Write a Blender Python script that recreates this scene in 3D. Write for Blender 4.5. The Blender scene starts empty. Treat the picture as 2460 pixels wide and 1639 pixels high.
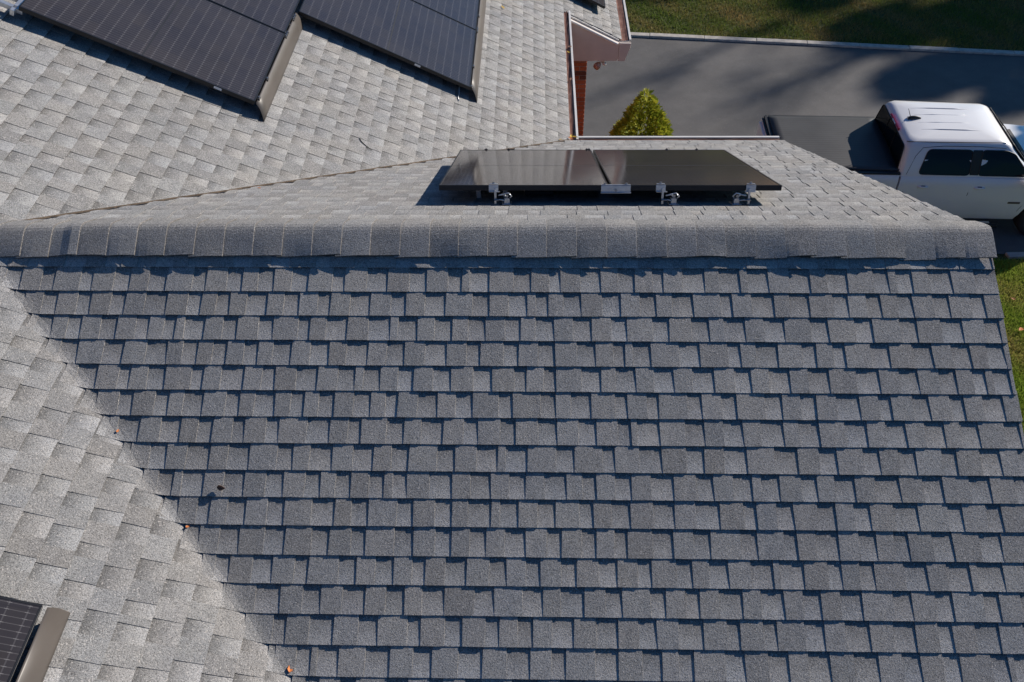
import bpy, bmesh, math, random
import numpy as np
from mathutils import Vector, Matrix

# ------------------------------------------------------------------ camera, sky, sun, exposure
scene = bpy.context.scene
COL = scene.collection
PITCH, YAW, ROLL = 0.80786, 0.03315, -0.01928
CAM = Vector((3.2314, -3.75547, 3.01459))
F = Vector((-math.sin(YAW)*math.cos(PITCH), math.cos(YAW)*math.cos(PITCH), -math.sin(PITCH)))
R0 = Vector((math.cos(YAW), math.sin(YAW), 0)); U0 = R0.cross(F)
RT = R0*math.cos(ROLL) + U0*math.sin(ROLL); UP = -R0*math.sin(ROLL) + U0*math.cos(ROLL)
cd = bpy.data.cameras.new('camera'); cam = bpy.data.objects.new('camera', cd); COL.objects.link(cam)
cam.matrix_world = Matrix(((RT.x, UP.x, -F.x, CAM.x), (RT.y, UP.y, -F.y, CAM.y), (RT.z, UP.z, -F.z, CAM.z), (0, 0, 0, 1)))
cd.sensor_width = 36; cd.lens = 2008.3856/2460*36; cd.clip_start = 0.05; cd.clip_end = 2000
scene.camera = cam

SUN_EL, SUN_AZ = math.radians(25), math.radians(34)      # azimuth counted from +X towards +Y
w = bpy.data.worlds.new('World'); scene.world = w; w.use_nodes = True
nt = w.node_tree; sky = nt.nodes.new('ShaderNodeTexSky'); sky.sky_type = 'NISHITA'; sky.sun_disc = False
sky.sun_elevation = SUN_EL; sky.sun_rotation = math.pi/2 - SUN_AZ
bg = nt.nodes['Background']; tint = nt.nodes.new('ShaderNodeMix'); tint.data_type = 'RGBA'; tint.blend_type = 'MULTIPLY'; tint.inputs[0].default_value = 1.0
tint.inputs[7].default_value = (.36, .90, 1.55, 1)                # deep blue autumn sky
nt.links.new(sky.outputs[0], tint.inputs[6]); nt.links.new(tint.outputs[2], bg.inputs[0]); bg.inputs[1].default_value = 0.044
sl = bpy.data.lights.new('sun', 'SUN'); sl.energy = 5.0; sl.angle = math.radians(0.5); sl.color = (1.0, 0.905, 0.80)
so = bpy.data.objects.new('sun', sl); COL.objects.link(so)
SD = Vector((math.cos(SUN_EL)*math.cos(SUN_AZ), math.cos(SUN_EL)*math.sin(SUN_AZ), math.sin(SUN_EL)))
so.rotation_euler = SD.to_track_quat('Z', 'Y').to_euler(); so.location = (20, 10, 20)
scene.view_settings.view_transform = 'Standard'; scene.view_settings.look = 'None'
scene.view_settings.exposure = 0.24; scene.view_settings.gamma = 1.0

# ------------------------------------------------------------------ helpers
def tag(o, label=None, cat=None, group=None, kind=None):
    if label: o['label'] = label
    if cat: o['category'] = cat
    if group: o['group'] = group
    if kind: o['kind'] = kind
    return o

def empty(name, loc=(0, 0, 0), rot=(0, 0, 0)):
    o = bpy.data.objects.new(name, None); COL.objects.link(o)
    o.location = loc; o.rotation_euler = rot; o.empty_display_size = .1
    return o

class MB:
    """collects shapes for ONE mesh object"""
    def __init__(s): s.v = []; s.f = []; s.c = None
    def add(s, verts, faces):
        k = len(s.v); s.v += [tuple(p) for p in verts]; s.f += [tuple(i+k for i in f) for f in faces]
    def box(s, c, size, rot=None):
        hx, hy, hz = size[0]/2, size[1]/2, size[2]/2
        pts = [Vector((x, y, z)) for z in (-hz, hz) for y in (-hy, hy) for x in (-hx, hx)]
        if rot is not None: pts = [rot @ p for p in pts]
        c = Vector(c); s.add([p + c for p in pts], [(0, 2, 3, 1), (4, 5, 7, 6), (0, 1, 5, 4), (2, 6, 7, 3), (0, 4, 6, 2), (1, 3, 7, 5)])
    def fbox(s, O, ax, ay, az):          # box from a corner and three edge vectors
        O = Vector(O); ax, ay, az = Vector(ax), Vector(ay), Vector(az)
        if ax.cross(ay).dot(az) < 0: ax, ay = ay, ax
        p = [O, O+ax, O+ax+ay, O+ay]; p += [q+az for q in p]
        s.add(p, [(3, 2, 1, 0), (4, 5, 6, 7), (0, 1, 5, 4), (1, 2, 6, 5), (2, 3, 7, 6), (3, 0, 4, 7)])
    def tube(s, path, r, n=8, caps=True):
        path = [Vector(p) for p in path]; rings = []
        for i, p in enumerate(path):
            t = (path[min(i+1, len(path)-1)] - path[max(i-1, 0)]).normalized()
            a = t.orthogonal().normalized() if i == 0 else (pa - t*pa.dot(t)).normalized()
            pa = a; b = t.cross(a); rr = r[i] if isinstance(r, (list, tuple)) else r
            rings.append([p + (a*math.cos(k*2*math.pi/n) + b*math.sin(k*2*math.pi/n))*rr for k in range(n)])
        k0 = len(s.v); s.v += [tuple(q) for rg in rings for q in rg]
        for i in range(len(rings)-1):
            for k in range(n):
                s.f.append((k0+i*n+k, k0+i*n+(k+1) % n, k0+(i+1)*n+(k+1) % n, k0+(i+1)*n+k))
        if caps:
            s.f.append(tuple(k0+k for k in reversed(range(n)))); s.f.append(tuple(k0+(len(rings)-1)*n+k for k in range(n)))
    def prism(s, poly, d):                 # planar polygon extruded by vector d
        d = Vector(d); poly = [Vector(p) for p in poly]; n = len(poly)
        nrm = Vector((0, 0, 0))
        for i in range(n): nrm += poly[i].cross(poly[(i+1) % n])
        if nrm.dot(d) > 0: poly = poly[::-1]
        s.add(poly + [p+d for p in poly], [tuple(range(n)), tuple(reversed(range(n, 2*n)))] + [(i, n+i, n+(i+1) % n, (i+1) % n) for i in range(n)])
    def grid(s, rows, closed=False):
        k0 = len(s.v); m = len(rows[0]); s.v += [tuple(p) for r in rows for p in r]
        for i in range(len(rows)-1):
            for k in range(m if closed else m-1):
                s.f.append((k0+i*m+k, k0+i*m+(k+1) % m, k0+(i+1)*m+(k+1) % m, k0+(i+1)*m+k))
    def build(s, name, mat, parent=None, smooth=False, bevel=0, fix=False):
        me = bpy.data.meshes.new(name); me.from_pydata(s.v, [], s.f); me.update()
        if fix:
            bm = bmesh.new(); bm.from_mesh(me); bmesh.ops.remove_doubles(bm, verts=bm.verts, dist=1e-5)
            bmesh.ops.recalc_face_normals(bm, faces=bm.faces); bm.to_mesh(me); bm.free()
        if s.c is not None:
            ca = me.color_attributes.new('Col', 'FLOAT_COLOR', 'POINT'); ca.data.foreach_set('color', np.asarray(s.c, dtype=np.float32).ravel())
        if smooth: me.polygons.foreach_set('use_smooth', [True]*len(me.polygons))
        o = bpy.data.objects.new(name, me); COL.objects.link(o); me.materials.append(mat)
        if parent: o.parent = parent
        if bevel:
            b = o.modifiers.new('bevel', 'BEVEL'); b.width = bevel; b.segments = 2; b.limit_method = 'ANGLE'; b.angle_limit = math.radians(35)
        return o

def mat(name):
    m = bpy.data.materials.new(name); m.use_nodes = True
    return m, m.node_tree, m.node_tree.nodes['Principled BSDF']
def N(t, kind, **kw):
    n = t.nodes.new('ShaderNode'+kind)
    for k, v in kw.items():
        if isinstance(k, str) and hasattr(n, k): setattr(n, k, v)
    return n
def mathn(t, op, a, b=None, c=None):
    n = t.nodes.new('ShaderNodeMath'); n.operation = op
    for i, x in enumerate((a, b, c)):
        if x is None: continue
        if isinstance(x, (int, float)): n.inputs[i].default_value = x
        else: t.links.new(x, n.inputs[i])
    return n.outputs[0]
def noise(t, vec, scale, detail=2.0, rough=.5):
    n = t.nodes.new('ShaderNodeTexNoise'); n.inputs['Scale'].default_value = scale; n.inputs['Detail'].default_value = detail; n.inputs['Roughness'].default_value = rough
    t.links.new(vec, n.inputs['Vector']); return n.outputs['Fac']
def ramp(t, fac, stops):
    n = t.nodes.new('ShaderNodeValToRGB'); el = n.color_ramp.elements
    while len(el) < len(stops): el.new(.5)
    for e, (p, c) in zip(el, stops):
        e.position = p; e.color = (c[0], c[1], c[2], 1) if not isinstance(c, (int, float)) else (c, c, c, 1)
    t.links.new(fac, n.inputs[0]); return n.outputs[0]
def mulcol(t, a, b, fac=1.0, mode='MULTIPLY'):
    n = t.nodes.new('ShaderNodeMix'); n.data_type = 'RGBA'; n.blend_type = mode
    if isinstance(fac, (int, float)): n.inputs[0].default_value = fac
    else: t.links.new(fac, n.inputs[0])
    for i, x in ((6, a), (7, b)):
        if isinstance(x, tuple): n.inputs[i].default_value = (*x[:3], 1)
        else: t.links.new(x, n.inputs[i])
    return n.outputs[2]
def bump(t, bsdf, height, strength, dist):
    b = t.nodes.new('ShaderNodeBump'); b.inputs['Strength'].default_value = strength; b.inputs['Distance'].default_value = dist
    t.links.new(height, b.inputs['Height']); t.links.new(b.outputs[0], bsdf.inputs['Normal'])
def objco(t): return t.nodes.new('ShaderNodeTexCoord').outputs['Object']

def plain(name, col, rough=.5, metal=0.0, var=.12, vscale=6.0, fine=0.0, spec=None, coat=0.0):
    m, t, b = mat(name); co = objco(t)
    f = noise(t, co, vscale, 5, .6)
    c = ramp(t, f, [(.3, tuple(x*(1-var) for x in col)), (.7, tuple(min(1, x*(1+var)) for x in col))])
    if fine:
        g = noise(t, co, 260, 2, .7); c = mulcol(t, c, ramp(t, g, [(.3, 1-fine), (.7, 1+fine*0.0+.0)]))
    t.links.new(c, b.inputs['Base Color']); b.inputs['Roughness'].default_value = rough; b.inputs['Metallic'].default_value = metal
    if spec is not None: b.inputs['Specular IOR Level'].default_value = spec
    if coat: b.inputs['Coat Weight'].default_value = coat; b.inputs['Coat Roughness'].default_value = .04
    r = mathn(t, 'MULTIPLY_ADD', f, .16, rough-.08); t.links.new(r, b.inputs['Roughness'])
    return m

def shingle_mat(name, col, grain=1.0):
    m, t, b = mat(name); co = objco(t)
    at = t.nodes.new('ShaderNodeAttribute'); at.attribute_name = 'Col'
    g1 = noise(t, co, 330, 2, .75); g2 = noise(t, co, 120, 3, .7); g3 = noise(t, co, 3.0, 4, .6); g4 = noise(t, co, 28, 3, .6)
    c = mulcol(t, at.outputs['Color'], tuple(col))
    c = mulcol(t, c, ramp(t, g1, [(.34, 1-.78*grain), (.5, .96), (.66, 1+.0)]))
    c = mulcol(t, c, ramp(t, g2, [(.34, .54), (.52, 1.0), (.75, 1.0)]), grain)
    c = mulcol(t, c, ramp(t, g4, [(.3, .86), (.7, 1.0)]))
    c = mulcol(t, c, ramp(t, g3, [(.3, (.84, .85, .88)), (.7, (1.0, .985, .96))]))
    # single pale and rusty granules
    vo = t.nodes.new('ShaderNodeTexVoronoi'); vo.inputs['Scale'].default_value = 200; t.links.new(co, vo.inputs['Vector'])
    sp = ramp(t, vo.outputs['Color'], [(.0, 0), (.82, 0), (.86, 1)])
    c = mulcol(t, c, (.62, .585, .55), mathn(t, 'MULTIPLY', sp, .62*grain), 'MIX')
    t.links.new(c, b.inputs['Base Color']); b.inputs['Roughness'].default_value = .93; b.inputs['Specular IOR Level'].default_value = .2
    hh = mathn(t, 'ADD', g1, mathn(t, 'MULTIPLY', g2, 1.4))
    bump(t, b, hh, .75, .006)
    return m

M = {}
M['shingle'] = shingle_mat('asphalt_shingle', (.50, .495, .485))
M['white'] = plain('white_trim', (.74, .72, .69), .35, var=.08)
M['beige'] = plain('beige_trim', (.66, .57, .51), .5, var=.06)
M['soffit'] = plain('soffit', (.5, .47, .43), .6)
M['frame'] = plain('black_frame', (.012, .013, .016), .35, var=.2, spec=.4)
M['skirt'] = plain('bronze_skirt', (.092, .080, .071), .42, metal=.0, var=.08, vscale=3)
M['alu'] = plain('bare_aluminium', (.60, .62, .64), .32, metal=.75, var=.1, vscale=30)
M['steel'] = plain('steel_bolt', (.35, .36, .38), .3, metal=.9)
M['blackplastic'] = plain('black_plastic', (.014, .014, .016), .5)
M['sticker'] = plain('white_sticker', (.8, .8, .8), .5, var=.03)
M['deck'] = plain('roof_deck', (.12, .1, .08), .8)
M['ventmat'] = plain('ridge_vent_black', (.02, .02, .022), .7)
M['dirt'] = plain('valley_dirt', (.115, .085, .06), .9, var=.5, vscale=40)

# solar glass: half cells with fine busbars, Object space u = long side, v = short side
def solar_mat():
    m, t, b = mat('solar_glass'); co = objco(t)
    sx = t.nodes.new('ShaderNodeSeparateXYZ'); t.links.new(co, sx.inputs[0])
    u, v = sx.outputs[0], sx.outputs[1]
    fu = mathn(t, 'FRACT', mathn(t, 'DIVIDE', u, .0835)); fv = mathn(t, 'FRACT', mathn(t, 'DIVIDE', v, .1835)); fb = mathn(t, 'FRACT', mathn(t, 'DIVIDE', v, .01835*1.6))
    du = mathn(t, 'ABSOLUTE', mathn(t, 'SUBTRACT', fu, .5)); dv = mathn(t, 'ABSOLUTE', mathn(t, 'SUBTRACT', fv, .5)); db = mathn(t, 'ABSOLUTE', mathn(t, 'SUBTRACT', fb, .5))
    gapu = mathn(t, 'GREATER_THAN', du, .465); nearu = mathn(t, 'GREATER_THAN', du, .37); gapv = mathn(t, 'GREATER_THAN', dv, .485); bus = mathn(t, 'GREATER_THAN', db, .452)
    cell = t.nodes.new('ShaderNodeTexWhiteNoise'); cell.noise_dimensions = '2D'
    cv = t.nodes.new('ShaderNodeCombineXYZ'); t.links.new(mathn(t, 'FLOOR', mathn(t, 'DIVIDE', u, .0835)), cv.inputs[0]); t.links.new(mathn(t, 'FLOOR', mathn(t, 'DIVIDE', v, .1835)), cv.inputs[1]); t.links.new(cv.outputs[0], cell.inputs[0])
    c = ramp(t, cell.outputs['Value'], [(0, (.013, .0125, .018)), (.5, (.017, .016, .020)), (1, (.021, .0185, .0195))])
    c = mulcol(t, c, (.055, .053, .058), gapu, 'MIX'); c = mulcol(t, c, (.012, .012, .015), gapv, 'MIX')
    c = mulcol(t, c, (.42, .41, .41), mathn(t, 'MULTIPLY', bus, mathn(t, 'MULTIPLY_ADD', nearu, .22, .15)), 'MIX')  # busbars, lightened in base colour to stand in for wire glint
    dust_sheen = noise(t, co, 1.7, 4, .6)
    c = mulcol(t, c, (.135, .118, .112), ramp(t, dust_sheen, [(.3, .14), (.8, .30)]), 'MIX')  # dust film, strengthened to stand in for reflected sky and haze
    t.links.new(c, b.inputs['Base Color'])
    b.inputs['Roughness'].default_value = .11; b.inputs['IOR'].default_value = 1.5; b.inputs['Specular IOR Level'].default_value = .5
    rr = noise(t, co, 2.5, 3, .5); t.links.new(mathn(t, 'MULTIPLY_ADD', rr, .10, .05), b.inputs['Roughness'])
    return m
M['solar'] = solar_mat()

# ------------------------------------------------------------------ geometry of the two roofs (ridge of the wing = x axis, z 0)
A, B = 0.45249, 0.4646
SA, CA, TA = math.sin(A), math.cos(A), math.tan(A)
SB, CB, TB = math.sin(B), math.cos(B), math.tan(B)
EXP = .143; OFF = .093; WID = 5.8007; EAVE = 4.152
XE = EAVE*SA/TB; YE = EAVE*CA; ZE = -EAVE*SA       # corner where the two eaves meet
ZG = -6.4                                           # ground
YP, XP = 6.71, 4.385                                # porch rake line, porch eave
rnd = random.Random(7)

def knots(rg, n, amp): return [rg.uniform(-amp, amp) for _ in range(n)]

class Shingles(MB):
    def __init__(s): super().__init__(); s.c = []
    def quadstrip(s, rows, cols, fn):
        """rows: list of lists of (u,s,h); cols same shape colours"""
        k0 = len(s.v); m = len(rows[0])
        for r, cr in zip(rows, cols):
            for p, c in zip(r, cr): s.v.append(fn(*p)); s.c.append(c)
        for i in range(len(rows)-1):
            for k in range(m-1):
                s.f.append((k0+i*m+k, k0+(i+1)*m+k, k0+(i+1)*m+k+1, k0+i*m+k+1))

def shingle_field(sh, fn, rows, off, ulim, seed, flip=False, skip=None, tt=.0041, hb=.0070, fineleft=None):
    """lay courses of laminated shingles; u runs along the course, s down the slope, h above it"""
    rg = random.Random(seed)
    for i in rows:
        sb = off + i*EXP; st = sb - EXP
        u0, u1 = ulim(i, sb)
        if u1 - u0 < .05: continue
        wob = {}
        def jit(u, a):
            k = math.floor(u/.045)
            for q in (k, k+1):
                if q not in wob: wob[q] = rg.uniform(-1, 1)
            f = u/.045 - k; f = f*f*(3-2*f); return a*(wob[k]*(1-f) + wob[k+1]*f)
        rowj = rg.uniform(-.0025, .0025); rowt = rg.uniform(.96, 1.04)
        u = u0 - rg.uniform(0, .18); tooth = rg.random() < .5; sheet = rg.uniform(0, 1.0)
        while u < u1:
            wdt = rg.choice((rg.uniform(.075, .115), rg.uniform(.09, .15))) if tooth else rg.uniform(.065, .125)
            if tooth and rg.random() < .06: wdt = rg.uniform(.028, .045)
            a, b_ = max(u, u0), min(u+wdt, u1); u += wdt
            slit = (tooth and rg.random() < .10)
            if b_ - a < .006: tooth = not tooth; continue
            if skip and skip(a, b_, sb): tooth = not tooth; continue
            v = rowt*(rg.uniform(.84, 1.05) if tooth else rg.uniform(.90, 1.16)); wt = rg.uniform(-.018, .018)
            n = max(2, int((b_-a)/.03)+1)
            dt = tt if tooth else 0.0
            ska, skb = rg.uniform(-.004, .004), rg.uniform(-.004, .004)
            if not tooth: ska = skb = 0; a -= .005; b_ += .005
            lift = rg.uniform(-.0004, .0010)
            def P(k, s_, f):            # f: 0 top .. 1 bottom of the exposed strip
                uu = a + (b_-a)*k/(n-1)
                sk = ska + (skb-ska)*k/(n-1)
                h = .0006 + hb*f + dt*(1 - .5*max(0, f)) + (lift + jit(uu, .0009))*max(0, f)
                return (uu + sk*f, max(.02, s_ + (rowj + jit(uu+7, .0009))*(f > .9)) if i < 3 and off == OFF else s_ + (rowj + jit(uu+7, .0009))*(f > .9), h)
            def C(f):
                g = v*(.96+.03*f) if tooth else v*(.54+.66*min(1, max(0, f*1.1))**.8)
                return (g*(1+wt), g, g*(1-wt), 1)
            fs = (-.15, .02, .35, .7, 1.0)
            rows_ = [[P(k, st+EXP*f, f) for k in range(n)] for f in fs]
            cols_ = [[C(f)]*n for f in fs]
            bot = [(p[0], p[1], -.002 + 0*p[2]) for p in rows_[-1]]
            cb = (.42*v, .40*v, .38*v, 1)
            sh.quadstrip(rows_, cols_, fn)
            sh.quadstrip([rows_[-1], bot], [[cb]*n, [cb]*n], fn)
            if tooth:
                for k in (0, n-1):
                    side = [r[k] for r in rows_]; low = [(p[0] + (.0028 if k else 0), p[1], -.002) for p in side]
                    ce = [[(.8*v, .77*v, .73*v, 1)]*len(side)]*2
                    sh.quadstrip([side, low] if k == n-1 else [low, side], ce, fn)
            if slit: u += .004
            tooth = not tooth

def smax(a, b, w): return .5*(a+b+math.sqrt((a-b)**2+w*w))

house = tag(empty('brick_house', (0, 0, ZG)), 'brick house with grey asphalt shingle roofs carrying the solar panels', 'house')
def hpart(o): o.parent = house; o.matrix_parent_inverse = Matrix.Translation((0, 0, -ZG)); return o

# wing (cross gable): near slope, woven onto the main roof in the valley; far slope
CW = .018
def near_fn(x, s, h):
    yv, zz = -s*CA - h*SA, -s*SA + h*CA
    d = s*SA/TB - x
    if d < -.5: return (x, yv, zz)
    if d > 0:
        g = max(0, 1-d/.13); h *= g**.5; zz = -s*SA + h*CA; yv = -s*CA - h*SA
        return (x, yv, smax(zz, -TB*x + .002, CW*(.15+.85*g)))
    return (x, yv, smax(zz, -TB*x + .002, CW*min(1, (d+.5)/.3)))
def far_fn(x, s, h): return (x, s*CA + h*SA, -s*SA + h*CA)
def main_fn(y, s, h):
    d = abs(abs(y) - s*CB*TB/TA)
    if 0 < h < .012 and s > -.3 and d < .3: h *= min(1, .1 + d/.28)
    return (s*CB + h*SB, y, -s*SB + h*CB)
wing = Shingles()
shingle_field(wing, near_fn, range(1, 29), OFF, lambda i, s: (s*SA/TB - .12 + rnd.uniform(-.012, .008), WID + rnd.uniform(-.004, .004)), 11)
shingle_field(wing, far_fn, range(1, 29), OFF, lambda i, s: (s*SA/TB - .01, WID + rnd.uniform(-.004, .004)), 12)
hpart(wing.build('wing_roof', M['shingle']))
# main roof
def main_lim(i, s):
    if s <= EAVE*SA/SB + .03: return (-6.0, 12.0)
    return (YP + .0, 12.0)
def main_skip(a, b, s):
    x = s*CB; lim = x*TB/TA
    return x > .35 and a > -lim + .3 and b < lim - .3
SE = XE/CB
mainr = Shingles()
shingle_field(mainr, main_fn, range(-16, 28), SE - 27*EXP, main_lim, 21, skip=main_skip)
SP = XP/CB
k_extra = 6
shingle_field(mainr, main_fn, range(1, 7), SP + .015 - 6*EXP, lambda i, s: (YP, 12.0), 22)
hpart(mainr.build('main_roof', M['shingle']))
# roof decks below the shingles
dk = MB(); T = .03
def slab(fn, uv, t=T, top=-.004):
    up = [Vector(fn(u, s, top)) for u, s in uv]; lo = [Vector(fn(u, s, top-t)) for u, s in uv]
    dk.prism(up, lo[0]-up[0])
slab(lambda x, s, h: (x, -s*CA - h*SA, -s*SA + h*CA), [(0.02, .0), (WID-.01, .0), (WID-.01, EAVE), (XE, EAVE)])
slab(far_fn, [(0.02, .0), (XE, EAVE-.01), (WID-.01, EAVE-.01), (WID-.01, .0)])
slab(main_fn, [(-6, -2.4), (12, -2.4), (12, SE-.01), (YE, SE-.01), (0.1, .05), (-YE, SE-.01), (-6, SE-.01)])
slab(main_fn, [(YP+.01, SE-.02), (12, SE-.02), (12, SP-.01), (YP+.01, SP-.01)])
hpart(dk.build('roof_deck', M['deck']))

# ridge cap with vent
def cap_pt(x, y, h, wv=.036):
    return Vector((x, y, -.625*(math.sqrt(y*y + wv*wv) - wv) + h/CA + .0235))
cap = MB(); cap.c = []
capx = WID + .012; PITCHC = .1665; i = 0; xr = capx
rg = random.Random(5)
def venth(x):
    f = min(1, max(0, (x-.53)/.06)); g = min(1, max(0, (5.40-x)/.35)); return -.007 + .010*min(f, g)
while xr > -.35:
    xl = xr - PITCHC - .03
    ys = [-.168, -.166, -.14, -.11, -.08, -.055, -.03, -.01, .015, .04, .065, .09, .12, .15, .166]
    tone = rg.uniform(.78, .97); wt = rg.uniform(-.015, .015); sag = rg.uniform(-.003, .006); sag2 = rg.uniform(-.002, .005)
    fj = rg.uniform(-.005, .005)
    rows = []; cols = []
    for fx in (0, .25, .5, .75, .978, 1.0):
        x = xl + (xr-xl)*fx; h0 = venth(x) + .001 + .0065*fx
        row = []
        for y in ys:
            yy = y + (fj if y < -.1 else 0)
            edge = max(0, (abs(y)-.06)/.1)
            bulge = (sag*math.sin(math.pi*fx) + sag2*fx + .0025*math.sin(7*x+y*9))*edge
            row.append(cap_pt(x, yy, h0 + bulge))
        rows.append(row)
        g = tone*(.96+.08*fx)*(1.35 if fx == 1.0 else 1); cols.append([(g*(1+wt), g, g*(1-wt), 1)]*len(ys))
    k0 = len(cap.v); m = len(ys)
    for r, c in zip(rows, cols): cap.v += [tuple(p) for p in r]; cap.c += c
    for a_ in range(len(rows)-1):
        for k in range(m-1): cap.f.append((k0+a_*m+k, k0+(a_+1)*m+k, k0+(a_+1)*m+k+1, k0+a_*m+k+1))
    # right butt edge, near and far butts
    def strip(p, q, c):
        k1 = len(cap.v); n_ = len(p); cap.v.extend([tuple(z) for z in p] + [tuple(z) for z in q]); cap.c.extend([c]*(2*n_))
        for k in range(n_-1): cap.f.append((k1+k, k1+n_+k, k1+n_+k+1, k1+k+1))
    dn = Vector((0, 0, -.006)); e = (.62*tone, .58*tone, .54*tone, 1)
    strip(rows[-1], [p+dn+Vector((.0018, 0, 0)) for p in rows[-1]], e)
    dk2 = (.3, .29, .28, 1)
    strip([r[0] for r in rows][::-1], [r[0]+dn for r in rows][::-1], dk2); strip([r[-1] for r in rows], [r[-1]+dn for r in rows], dk2)
    xr -= PITCHC + rg.uniform(-.003, .003)
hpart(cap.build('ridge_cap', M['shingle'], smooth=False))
rv = MB()
for sgn in (-1, 1):
    p = [cap_pt(.60, sgn*.152, -.001), cap_pt(.60, sgn*.152, -.03), cap_pt(.60, sgn*.02, -.04), cap_pt(.60, sgn*.02, -.004)]
    rv.prism(p, (4.55, 0, 0))
hpart(rv.build('ridge_vent', M['ventmat']))

# cut edge with dirt along the far valley
vd = MB(); rows = []
for k in range(160):
    s = .12 + (EAVE-.12)*k/159; x = s*SA/TB
    wv = .006 + .004*rnd.random(); off = rnd.uniform(-.004, .004) + .006*math.sin(k*.35)
    base = Vector((x+off, s*CA, -s*SA)); perp = Vector((CA, -1, 0)).normalized()
    rows.append([base - perp*wv + Vector((0, 0, .009 + .0)), base + Vector((0, 0, .017)), base + perp*wv + Vector((0, 0, .008))])
vd.grid(rows); hpart(vd.build('valley_cut', M['dirt']))

# ---------------------------------------------------------------- eaves: gutters with leaf guards, fascias, soffits
def guard_mat():
    m, t, b = mat('rusty_leaf_guard'); co = objco(t)
    vo = t.nodes.new('ShaderNodeTexVoronoi'); vo.inputs['Scale'].default_value = 75; vo.inputs['Randomness'].default_value = .15; t.links.new(co, vo.inputs['Vector'])
    hole = ramp(t, vo.outputs['Distance'], [(.25, 0), (.4, 1)])
    n = noise(t, co, 9, 5, .65)
    c = ramp(t, n, [(.3, (.17, .072, .048)), (.55, (.26, .12, .085)), (.75, (.36, .22, .17))])
    c = mulcol(t, c, mulcol(t, (.32, .26, .24), (1, 1, 1), hole, 'MIX'))
    t.links.new(c, b.inputs['Base Color']); b.inputs['Roughness'].default_value = .75
    return m
M['guard'] = guard_mat()

def gutter(name, p0, p1, out, w=.125, lip=.02, drop=.1, z0=-.012, guard_z=-.004):
    """p0,p1: shingle edge; out: unit vector away from the roof"""
    p0, p1, out = Vector(p0), Vector(p1), Vector(out); d = p1-p0; up = Vector((0, 0, 1))
    g = MB()
    back = -out*.035
    g.fbox(p0 + out*(w-.003) + up*(z0-drop), d, out*.006, up*drop)             # outer face
    g.fbox(p0 + out*(w-lip) + up*(z0+.0), d, out*(lip+.003), up*.014)           # rolled lip
    g.fbox(p0 + back + up*(z0-drop-.03), d, out*.006, up*(drop))               # back
    g.fbox(p0 + back + up*(z0-drop-.004), d, out*(w+.034), up*.006)             # bottom
    for q in (p0, p1 - d.normalized()*.004): g.fbox(q + back + up*(z0-drop), d.normalized()*.004, out*(w+.03), up*(drop-.004))
    o = hpart(g.build(name, M['white'], bevel=.002))
    gm = MB(); n = max(4, int(d.length/.12)); rg = random.Random(len(name)); rows = []
    for i in range(n+1):
        q = p0 + d*i/n; r = []
        for k in range(5):
            f = k/4; r.append(q + out*(-.02 + (w-lip+.004)*f) + up*(guard_z - .012*math.sin(math.pi*f) + rg.uniform(-.0025, .0025)))
        rows.append(r)
    gm.grid(rows); gm.build('leaf_guard', M['guard'], o)
    return o
gutter('gutter', (XE, YE+.03, ZE-.004), (XE, YP+.02, ZE-.004), (1, 0, 0), w=.088, lip=.021)
gutter('gutter', (XE+.085, YE, ZE-.004), (WID-.01, YE, ZE-.004), (0, 1, 0), w=.085, lip=.024)
gutter('gutter', (XP, YP, -TB*XP-.004), (XP, 12, -TB*XP-.004), (1, 0, 0), w=.14, lip=.024)
def boxm(o, sz, name, m, bevel=.003):
    b = MB(); b.fbox(o, (sz[0], 0, 0), (0, sz[1], 0), (0, 0, sz[2])); return hpart(b.build(name, m, bevel=bevel))
sf = MB()
sf.fbox((3.25, YE+.0, ZE-.2), (XE-3.28, 0, 0), (0, YP-YE, 0), (0, 0, .012))
sf.fbox((3.3, YE-.32, ZE-.2), (WID-3.32, 0, 0), (0, .30, 0), (0, 0, .012))
hpart(sf.build('soffit', M['soffit']))

# porch: rake fascia, boxed return, end of the gutter
zr = lambda x: -TB*x
rk = MB(); t_ = Vector((1, 0, -TB))
x0 = XE + .09; x1 = XP - .02
rk.prism([(x0, YP-.012, zr(x0)-.008), (x1, YP-.012, zr(x1)-.008), (x1, YP-.012, zr(x1)-.034), (x0, YP-.012, zr(x0)-.034)], (0, .03, 0))
rk.prism([(x0, YP-.022, zr(x0)-.006), (x1, YP-.022, zr(x1)-.006), (x1, YP-.022, zr(x1)-.016), (x0, YP-.022, zr(x0)-.016)], (0, .03, 0))
rk.tube([(x0-.01, YP-.075, zr(x0)-.042), (x1-.02, YP-.075, zr(x1)-.042)], .017, 10)
hpart(rk.build('rake_trim', M['white'], bevel=.003))
ZB = -2.47
rb = MB()
rb.prism([(x0, YP-.062, zr(x0)-.036), (x1, YP-.062, zr(x1)-.036), (x1, YP-.062, ZB+.03), (x1-.02, YP-.062, ZB), (x0-.05, YP-.062, ZB), (x0-.05, YP-.062, zr(x0)-.036)], (0, .11, 0))
hpart(rb.build('rake_fascia', M['beige'], bevel=.004))
rs_ = MB(); rs_.fbox((3.3, YP+.02, ZB+.004), (x1-3.32, 0, 0), (0, 5.0, 0), (0, 0, .012))
hpart(rs_.build('porch_soffit', M['beige']))
rt = MB()
rt.prism([(x1+.002, YP-.07, zr(x1)-.03), (XP+.135, YP-.07, zr(XP)-.025), (XP+.125, YP-.07, zr(XP)-.10), (XP+.07, YP-.07, ZB+.0), (x1+.002, YP-.07, ZB)], (0, .03, 0))
hpart(rt.build('gutter_return', M['beige'], bevel=.003))

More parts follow.
